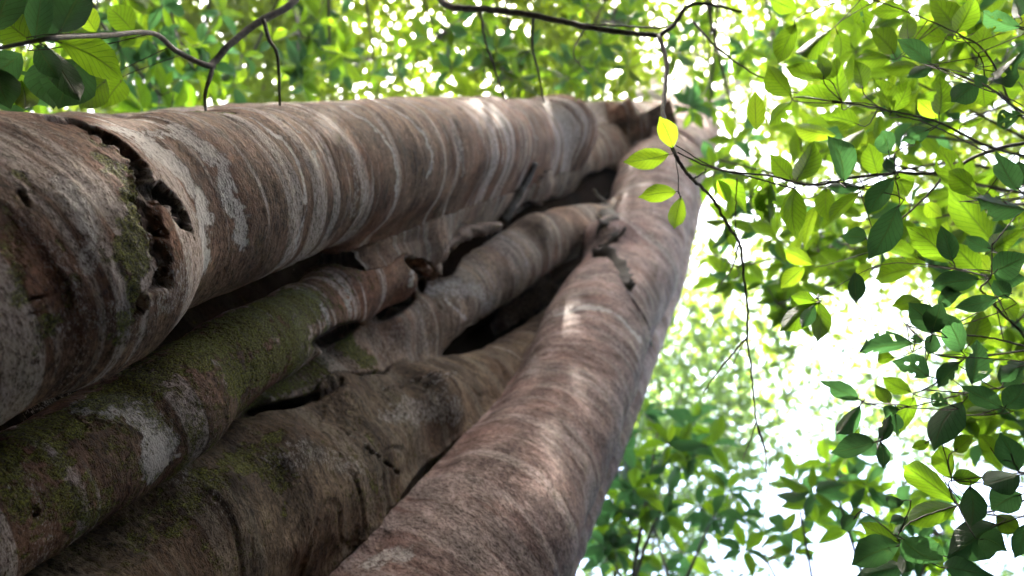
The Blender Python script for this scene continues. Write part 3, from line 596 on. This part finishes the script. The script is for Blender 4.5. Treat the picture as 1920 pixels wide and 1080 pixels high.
BR_LABEL = {'upper': 'leafy green branch at the top right corner of the canopy', 'middle': 'long leafy branch reaching left beside the fig top',
 'right': 'leafy branch with large dark leaves at the right edge', 'lower': 'branch of dark insect-bitten leaves against the white gap', 'bottom': 'shaded blue-green leafy branch in the bottom right corner'}
def px_leaf(parent, twig, segs, bx, by, tx, ty, wpx, kind, depth, petiole=True, tiltmax=.55):
    cand = {'g': LG, 'd': LD, 'b': LB}[kind[0]]; sub = cand['h'] if 'h' in kind else cand['b'] if 'c' in kind else cand['p']
    me = random.choice(sub)
    t1 = depth; t2 = depth*(1+random.uniform(-.025, .025)); tilt = random.uniform(-tiltmax, tiltmax)
    B = at(np.array(bx), np.array(by), np.array(t1)); T = at(np.array(tx), np.array(ty), np.array(t2))
    place_leaf(me, B, T, wpx*depth/F/math.cos(tilt)*1.0, parent, tilt)
    if petiole and len(segs):
        d = np.linalg.norm(segs-B, axis=1); q = segs[d.argmin()]
        if d.min() < .22:
            X = (T-B)/np.linalg.norm(T-B); p = smooth_path(np.array([B+X*.01, B-X*min(.02, d.min()*.4), q]), 6); twig.tube(p, .0013, 5)
for key, rows in NEAR.items():
    e = empty('leafy_branch', at(np.array(1960.), np.array(float(TW[key][0][0][0][1])), np.array(1.9)), BR_LABEL[key], 'branch', 'leafy branches on the right')
    mb = MB(); segs = []
    for path, r0, r1 in TW[key]:
        n = len(path)*7; a = smooth_path(np.array(path, float), n); P = at(a[:, 0], a[:, 1], a[:, 2]); P += RNG.normal(size=P.shape)*.0006
        mb.tube(P, np.linspace(r0, r1, n)*a[:, 2]/F*.9, 7); segs.append(P)
    segs = np.vstack(segs)
    for i, (c, bx, by, tx, ty, wd, kd) in enumerate(rows):
        X0, Y0, X1, Y1 = c[0]+bx/3.84, c[1]+by/3.84, c[0]+tx/3.84, c[1]+ty/3.84
        dd = {'b': 1.95, 'g': 1.72, 'd': 1.5}[kd[0]] if key != 'bottom' else {'b': 1.8, 'g': 1.55, 'd': 1.38}[kd[0]]
        px_leaf(e, mb, segs, X0, Y0, X1, Y1, wd/3.84*.92, kd, dd+random.uniform(-.09, .09))
    mb.build('twig', TWIG, e)
# hanging dark branch in front of the fig with four bright leaves
e = empty('hanging_branch', at(np.array(1245.), np.array(60.), np.array(1.75)), 'thin dark hanging branch with four bright leaves before the fig', 'branch')
mb = MB()
for path, r0, r1 in (([(820,-12,2.6),(842,12,2.5),(900,17,2.4),(1000,28,2.3),(1100,50,2.2),(1180,62,2.15),(1236,67,2.1)],6.5,4.6),([(1236,67,2.1),(1250,118,2.0),(1246,170,1.9),(1243,215,1.8),(1252,255,1.72),(1264,283,1.68),(1278,312,1.68),(1300,338,1.7),(1334,370,1.75),(1366,425,1.8),(1388,462,1.85),(1395,520,1.9),(1402,580,1.9),(1401,632,1.95),(1408,690,2.0),(1414,750,2.0),(1420,800,2.0),(1438,850,2.0)],4.6,1.2),
      ([(1236,67,2.1),(1262,48,2.1),(1290,12,2.1),(1330,8,2.1),(1390,22,2.1)],4.6,2.4),([(1262,48,2.1),(1230,52,2.15),(1150,48,2.2),(1080,44,2.25)],2.4,1.2),([(1401,632,1.95),(1370,668,2.0),(1340,705,2.0),(1318,738,2.0)],2.2,.9),([(1401,632,1.95),(1385,660,2.0),(1372,690,2.0)],1.5,.7),
      ([(1384,460,1.85),(1374,500,1.9),(1350,535,1.95)],1.8,.8),([(1300,335,1.7),(1312,328,1.68),(1325,318,1.66)],1.8,1.4),([(1418,790,2.0),(1405,830,2.0),(1392,862,2.0)],1.3,.7),([(1418,790,2.0),(1432,835,2.0),(1440,900,2.0),(1452,950,2.0)],1.5,.6),([(1382,335,1.72),(1380,380,1.74),(1378,440,1.76)],1.4,.8),
      ([(912,88,2.6),(925,120,2.6),(934,150,2.6),(946,186,2.6)],2.4,2.0),([(912,88,2.6),(905,50,2.5),(900,17,2.4)],2.4,2.6),([(1000,28,2.3),(998,85,2.4),(1008,130,2.5),(1020,192,2.6)],2.8,1.8),([(1100,50,2.2),(1075,100,2.4),(1110,145,2.6)],1.6,1.0),
      ([(1300,40,2.1),(1340,85,2.0),(1400,130,1.95),(1460,160,1.9),(1540,195,1.85)],2.2,1.0)):
    n = len(path)*7; a = smooth_path(np.array(path, float), n); P = at(a[:, 0], a[:, 1], a[:, 2]); P += RNG.normal(size=P.shape)*.001
    mb.tube(P, np.linspace(r0, r1, n)*a[:, 2]/F, 7, .05)
segs = at(np.array([1262., 1275]), np.array([280., 370]), np.array([1.68, 1.66]))
for (bx, by, tx, ty, wd) in ((1262,277,1236,218,33),(1255,289,1168,304,37),(1268,360,1196,370,31),(1277,368,1264,430,29)):
    px_leaf(e, mb, segs, bx, by, tx, ty, wd*1.1, 'b', 1.66, tiltmax=.2)
mb.tube(at(np.array([1264.,1272,1272]), np.array([283.,330,364]), np.array([1.68,1.67,1.66])), .0012, 5)
for (bx, by, tx, ty, wd, kd) in ((1418,246,1416,170,34,'b'),(1345,337,1366,382,24,'b'),(1345,337,1400,400,30,'g'),(1448,330,1430,415,44,'gh'),(1487,352,1494,440,44,'g')):
    px_leaf(e, mb, segs, bx, by, tx, ty, wd, kd, 1.8, False)
mb.build('twig', TWIG, e)

# big blurred leaves upper left, on a branch close by
e = empty('big_leaf_branch', at(np.array(-40.), np.array(95.), np.array(1.1)), 'branch with large blurred leaves in the top left corner', 'branch')
mb = MB(); path = [(-60,98,1.0),(0,90,1.02),(60,78,1.05),(110,70,1.08),(200,66,1.3),(285,62,1.6),(330,95,1.8),(385,122,1.9),(402,116,1.95),(430,85,2.0),(480,45,2.1),(540,12,2.2),(570,-20,2.3)]
a = smooth_path(np.array(path, float), 80); Pm = at(a[:, 0], a[:, 1], a[:, 2]); mb.tube(Pm, np.linspace(3.5, 7, 80)*a[:, 2]/F, 8, .06)
for path in ([(402,118,1.95),(392,150,1.9),(384,180,1.9),(388,225,1.9)], [(494,38,2.1),(505,75,2.05),(520,105,2.0),(525,200,2.0)]):
    b = smooth_path(np.array(path, float), 24); mb.tube(at(b[:, 0], b[:, 1], b[:, 2]), np.linspace(4.5, 2.5, 24)*b[:, 2]/F, 7, .06)
for (bx, by, tx, ty, wd, kd, dp) in ((108,76,232,150,68,'g',1.0),(66,78,82,-30,44,'d',1.0),(112,62,170,-40,72,'g',1.05),(60,80,-30,10,70,'g',1.1),(70,84,112,150,44,'d',1.0),(100,82,50,-60,90,'g',1.25),(-10,60,40,-50,60,'d',.95),(40,180,45,250,44,'b',1.3),(84,82,150,190,50,'d',1.05),
      (150,110,110,250,90,'g',1.15),(90,110,100,250,70,'d',1.2),(0,130,20,230,60,'d',1.2),(60,150,-30,190,55,'g',1.3),(200,150,150,250,56,'g',1.3),(40,100,-60,160,60,'d',1.2),(0,10,60,-60,60,'d',1.0),(30,130,90,200,50,'d',1.35),(-30,200,60,215,70,'g',1.35),(230,170,190,240,50,'g',1.4),(250,60,200,10,50,'g',1.5),(180,60,140,5,40,'b',1.5)):
    px_leaf(e, mb, Pm, bx, min(by, 150), tx, min(ty, 205), wd, 'd' if kd == 'g' and random.random() < .5 else kd, dp+.45, tiltmax=.4)
mb.build('twig', TWIG, e)

# ------------------------------------------------------------------ understory sprays, mid distance (whorls of longer leaves)
LM = dict(g=[leaf_mesh('leaf', LEAF_G, 60+s, ns=7, nc=1) for s in range(4)], d=[leaf_mesh('leaf', LEAF_D, 70+s, ns=7, nc=1) for s in range(4)], b=[leaf_mesh('leaf', LEAF_B, 80+s, ns=7, nc=1) for s in range(3)])
def spray(label, region, nwh, depth, Lpx, mixk, root, group='blurred leafy saplings in mid distance'):
    """region: list of (px,py,radius_px) blobs that hold whorls of leaves"""
    e = empty('sapling_branch', at(*[np.array(float(q)) for q in root]), label, 'sapling', group); mb = MB()
    R0 = at(*[np.array(float(q)) for q in root]); cnt = 0
    w_ = [r*r for _, _, r in region]; blobcent = {}
    for (bx, by, br) in region:
        c = at(np.array(float(bx)), np.array(float(by)), np.array(float(depth))); blobcent[(bx, by)] = c
        mid_ = (R0+c)/2+RNG.normal(size=3)*.12; p = smooth_path(np.array([R0, mid_, c]), 14); mb.tube(p, np.linspace(5, 2, 14)*depth/F, 6, .06)
    for q in range(nwh):
        bx, by, br = random.choices(region, w_)[0]
        a = random.uniform(0, 6.28); rr = br*math.sqrt(random.random()); x, y = bx+rr*math.cos(a), by+rr*math.sin(a); t = depth*random.uniform(.86, 1.2)
        c = at(np.array(x), np.array(y), np.array(t)); mb.tube(smooth_path(np.array([blobcent[(bx, by)], (blobcent[(bx, by)]+c)/2+RNG.normal(size=3)*.04, c]), 6), 1.3*depth/F, 5)
        ax = Vector((random.gauss(0, .35), random.gauss(0, .35), 1)).normalized(); n = random.randint(4, 7); a0 = random.uniform(0, 6.28)
        for i in range(n):
            an = a0+i*6.283/n+random.uniform(-.2, .2); d_ = Vector((math.cos(an), math.sin(an), random.uniform(-.45, .15))); d_ = d_-ax*d_.dot(ax)*.6; d_.normalize()
            L = Lpx*t/F*random.uniform(.7, 1.2); B = c+np.array(d_)*.01; T = B+np.array(d_)*L; nn = -np.array(ax)+RNG.normal(size=3)*.3
            place_leaf(random.choice(LM[random.choices('gdb', mixk)[0]]), B, T, L*random.uniform(.34, .46), e, random.uniform(-.3, .3), nn); cnt += 1
    mb.build('branchlet', TWIG, e); return cnt
n = 0
n += spray('bluish green sapling crown at the bottom beside the right-hand stem', [(1235,800,60),(1180,900,70),(1290,850,70),(1230,1000,90),(1130,1020,60),(1340,960,60)], 46, 4.6, 52, (.35, .6, .05), (1150, 1300, 4))
n += spray('bright leafy spray around the hanging branch right of the fig', [(1480,480,60),(1380,500,50),(1460,570,60),(1350,300,50),(1420,400,60),(1560,450,60)], 30, 3.6, 52, (.75, .15, .1), (1990, 380, 3.6))
n += spray('yellow-green leafy spray at the top centre above the topmost stem', [(560,60,90),(700,110,90),(820,70,90),(620,150,60),(950,140,70),(450,150,60)], 46, 5.0, 46, (.6, .25, .15), (700, -250, 4.6))
n += spray('leafy spray over the fig top at the upper centre right', [(1150,40,90),(1330,120,90),(1080,130,50),(1450,60,80),(1330,220,50),(1400,300,50)], 40, 5.5, 42, (.6, .3, .1), (1300, -300, 5))
n += spray('dark leafy spray at the top left behind the large leaves', [(250,110,90),(330,60,90),(300,180,60),(180,30,80),(60,180,70)], 36, 3.6, 56, (.5, .35, .15), (100, -300, 3.4))
n += spray('pale green sapling behind the bitten leaves at the lower right', [(1560,900,70),(1640,980,70),(1500,960,60),(1760,1000,70),(1430,1040,60)], 30, 3.6, 56, (.5, .5, 0), (1700, 1350, 3.6))
n += spray('yellow-green sapling filling the right edge behind the branches', [(1880,120,90),(1700,250,90),(1850,420,100),(1650,120,80),(1890,620,80),(1780,60,80),(1550,280,70),(1700,420,80),(1860,780,70)], 66, 2.9, 62, (.55, .1, .35), (2200, 400, 3))
print('mid leaves', n)

# ------------------------------------------------------------------ far canopy (a mass of blurred leaves)
DEN = np.array([
 [.95,.95,.92,.9,.95,.95,.95,.95,.9,.85,.80,.70,.8,.8,.75,.8],
 [.95,.85,.92,.95,.95,.9,.9,.85,.85,.75,.8,.62,.8,.8,.75,.75],
 [.95,.90,.92,.95,.95,.9,.9,.85,.85,.75,.8,.75,.8,.8,.8,.8],
 [.9,.9,.9,.9,.9,.9,.9,.9,.9,.8,.8,.72,.7,.75,.8,.8],
 [.9,.9,.9,.9,.9,.9,.9,.9,.9,.8,.75,.66,.55,.4,.6,.8],
 [.9,.9,.9,.9,.9,.9,.9,.9,.9,.8,.75,.7,.66,.6,.6,.8],
 [.9,.9,.9,.9,.9,.9,.9,.9,.9,.85,.85,.75,.66,.6,.6,.7],
 [.9,.9,.9,.9,.9,.9,.9,.9,.92,.88,.85,.75,.6,.5,.5,.6],
 [.9,.9,.9,.9,.9,.9,.9,.9,.92,.88,.8,.7,.5,.3,.35,.6]])
def density(px, py):
    i = np.clip(np.floor(py/120), 0, 8).astype(int); j = np.clip(np.floor(px/120), 0, 15).astype(int); d = DEN[i, j]
    out = (px < -60) | (px > 2000) | (py < -60) | (py > 1140)
    return np.where(out, .9, d)
def canopy(name, label, box, nclump, zr, size, mat, per=46, spread=.5, extra=(), group='forest trees over the fig'):
    V = []; T_ = []; got = 0
    while got < nclump:
        c0 = None
        if got < len(extra): c0 = extra[got]
        x = RNG.uniform(box[0], box[2]); y = RNG.uniform(box[1], box[3]); d = float(density(np.array(x), np.array(y)))
        if c0 is None and RNG.random() > d**2: continue
        z = RNG.uniform(*zr); w0 = ray(x, y)
        if w0[2] < .15: continue
        t = z/w0[2]; c = CAM+w0*t if c0 is None else c0; got += 1
        k = per; P = c+RNG.normal(size=(k, 3))*spread*np.array([1, 1, .45])
        a = RNG.uniform(0, 2*math.pi, k); el = RNG.normal(0, .45, k); X = np.stack([np.cos(a)*np.cos(el), np.sin(a)*np.cos(el), np.sin(el)], 1)
        N = np.stack([RNG.normal(0, .5, k), RNG.normal(0, .5, k), np.ones(k)], 1); Y = np.cross(N, X); Y /= np.linalg.norm(Y, axis=1)[:, None]
        Nn = np.cross(X, Y); L = size*RNG.uniform(.6, 1.4, k)[:, None]; W = L*RNG.uniform(.32, .5, (k, 1))
        v = np.stack([P, P+X*L*.38+Y*W*.5+Nn*L*.05, P+X*L*.75+Y*W*.36+Nn*L*.03, P+X*L, P+X*L*.75-Y*W*.36+Nn*L*.03, P+X*L*.38-Y*W*.5+Nn*L*.05], 1)
        V.append(v.reshape(-1, 3)); T_.append(np.repeat(np.clip(RNG.uniform(0, 1, k)*.6+RNG.uniform(0, .45), 0, 1), 6))
    V = np.vstack(V); m_ = len(V)//6; b = np.arange(m_)[:, None]*6
    Fq = np.concatenate([b+np.array([0, 1, 2, 3]), b+np.array([0, 3, 4, 5])], 0)
    me = mesh_np(name, V, Fq, mat, smooth=False); a = me.attributes.new('tint', 'FLOAT', 'POINT'); a.data.foreach_set('value', np.concatenate(T_).astype(np.float32))
    return me, V
def forest_tree(label, trunk_xy, box, nclump, zr, size, mat, **kw):
    e = empty('forest_tree', (trunk_xy[0], trunk_xy[1], 0), label, 'tree', 'forest trees over the fig')
    me, V = canopy('crown', None, box, nclump, zr, size, mat, **kw); o = link('crown', me, e); tag(o, None, None, None, 'stuff')
    top = np.array([trunk_xy[0], trunk_xy[1], zr[0]+.5]); mb = MB()
    p = smooth_path(np.array([[trunk_xy[0], trunk_xy[1], -.2], [trunk_xy[0]+.1, trunk_xy[1]-.1, zr[0]*.5], top]), 24); mb.tube(p, np.linspace(.26, .15, 24), 14, .03); mb.build('trunk', TWIG_PALE, e)
    mb = MB(); idx = RNG.integers(0, len(V), 9)
    for i in idx:
        c = V[i]; md = top*.45+c*.55+RNG.normal(size=3)*.5; q = smooth_path(np.array([top-[0, 0, .6], md, c]), 16); mb.tube(q, np.linspace(.05, .012, 16), 8, .04)
    mb.build('limb', TWIG, e)
FT = [
 ('dense forest tree over the upper left corner', (-5.5, -6.5), (-300, -250, 560, 330), 420, (7, 12), .17, LEAF_FAR),
 ('bright forest tree over the top centre', (-2, -8), (450, -250, 1150, 300), 360, (8, 14), .16, LEAF_FAR),
 ('forest tree crown around the fig top', (1.5, -8), (1000, -200, 1560, 330), 190, (14, 21), .20, LEAF_FAR),
 ('thin forest tree over the upper right corner', (9, -3), (1450, -200, 2200, 560), 230, (9, 15), .17, LEAF_FAR),
 ('pale sparse forest tree over the bright gap', (9.5, 7.5), (1200, 420, 2200, 860), 430, (15, 21), .17, LEAF_FAR),
 ('unseen forest tree behind the viewpoint whose crown, with added clumps, filters the sun', (-3, -10), (500, -1500, 1600, -150), 170, (8, 15), .2, LEAF_FAR),
 ('bluish forest tree crown at the bottom right', (7, 12), (1250, 720, 2200, 1400), 130, (10, 15), .17, LEAF_FAR2),
 ('bluish dark forest tree crown at the bottom centre', (0, 11), (900, 620, 1400, 1400), 170, (9, 14), .18, LEAF_FAR2),
]
sun_blockers = [at(np.array(float(x)), np.array(230.), atD(np.array(float(x)), np.array(230.), 1.1))+np.array(sd)*random.uniform(8.5, 11)+RNG.normal(size=3)*.25 for x in (60, 150, 230, 300, 380, 470, 560, 650, 740, 850, 950, 200, 260)]  # leaf clumps added unseen along the sun direction to shade the topmost stem
for lab, xy, box, ncl, zr, sz, mt in FT: forest_tree(lab, xy, box, ncl, zr, sz, mt, extra=sun_blockers if 'filters' in lab else ())
# the surrounding forest that closes the light in beyond the frame
def surround():
    V = []; T_ = []; got = 0
    while got < 3000:
        a = RNG.uniform(0, 2*math.pi); th = math.radians(RNG.uniform(10, 92) if got % 7 == 0 else RNG.uniform(48, 96)); 
        d = np.array([math.cos(a)*math.sin(th), math.sin(a)*math.sin(th), math.cos(th)]); r = RNG.uniform(9, 16) if th < .8 else RNG.uniform(4.5, 9); c = CAM+d*r
        if c[2] < .4: continue
        v = d @ M; 
        if v[2] < 0:
            px, py = 960+F*v[0]/-v[2], 540-F*v[1]/-v[2]
            mg = 150 if r > 9 else 560
            if -mg < px < 1920+mg and -mg < py < 1080+mg: continue
        k = 60; got += 1; P = c+RNG.normal(size=(k, 3))*.7; X = RNG.normal(size=(k, 3)); X /= np.linalg.norm(X, axis=1)[:, None]; Y = np.cross(RNG.normal(size=(k, 3)), X); Y /= np.linalg.norm(Y, axis=1)[:, None]
        L = .26*RNG.uniform(.6, 1.4, (k, 1)); W = L*.5
        V.append(np.stack([P, P+X*L*.5+Y*W*.5, P+X*L, P+X*L*.5-Y*W*.5], 1).reshape(-1, 3)); T_.append(RNG.uniform(0, 1, k*4))
    V = np.vstack(V); T_ = [np.concatenate(T_)]; qx, qy, qt = proj(V); bad = ((qt > 0) & (qx > -60) & (qx < 1980) & (qy > -60) & (qy < 1140)).reshape(-1, 4).any(1)
    V = V.reshape(-1, 4, 3)[~bad].reshape(-1, 3); T_ = [T_[0].reshape(-1, 4)[~bad].ravel()]
    me = mesh_np('forest_foliage', V, np.arange(len(V)).reshape(-1, 4), LEAF_UNDER, smooth=False)
    a = me.attributes.new('tint', 'FLOAT', 'POINT'); a.data.foreach_set('value', np.concatenate(T_).astype(np.float32))
    o = link('forest_foliage', me); tag(o, 'surrounding mass of forest foliage enclosing the clearing', 'foliage', None, 'stuff')
surround()
print('objects', len(bpy.data.objects))

# ------------------------------------------------------------------ damp forest air
def haze(dens):
    x0, x1, y0, y1, z0, z1 = -30, 30, -30, 30, -1.2, 24
    V = [(x, y, z) for x in (x0, x1) for y in (y0, y1) for z in (z0, z1)]
    Fq = [(0,1,3,2),(4,6,7,5),(0,4,5,1),(2,3,7,6),(0,2,6,4),(1,5,7,3)]
    m, n, out = newmat('haze_air'); v = n.nodes.new('ShaderNodeVolumePrincipled'); v.inputs['Density'].default_value = dens
    v.inputs['Color'].default_value = (.86, .91, 1, 1); v.inputs['Anisotropy'].default_value = .3; n.links.new(v.outputs[0], out.inputs['Volume'])
    tag(link('haze', mesh_np('haze', V, Fq, m, smooth=False)), None, None, None, 'stuff')
haze(.0012)
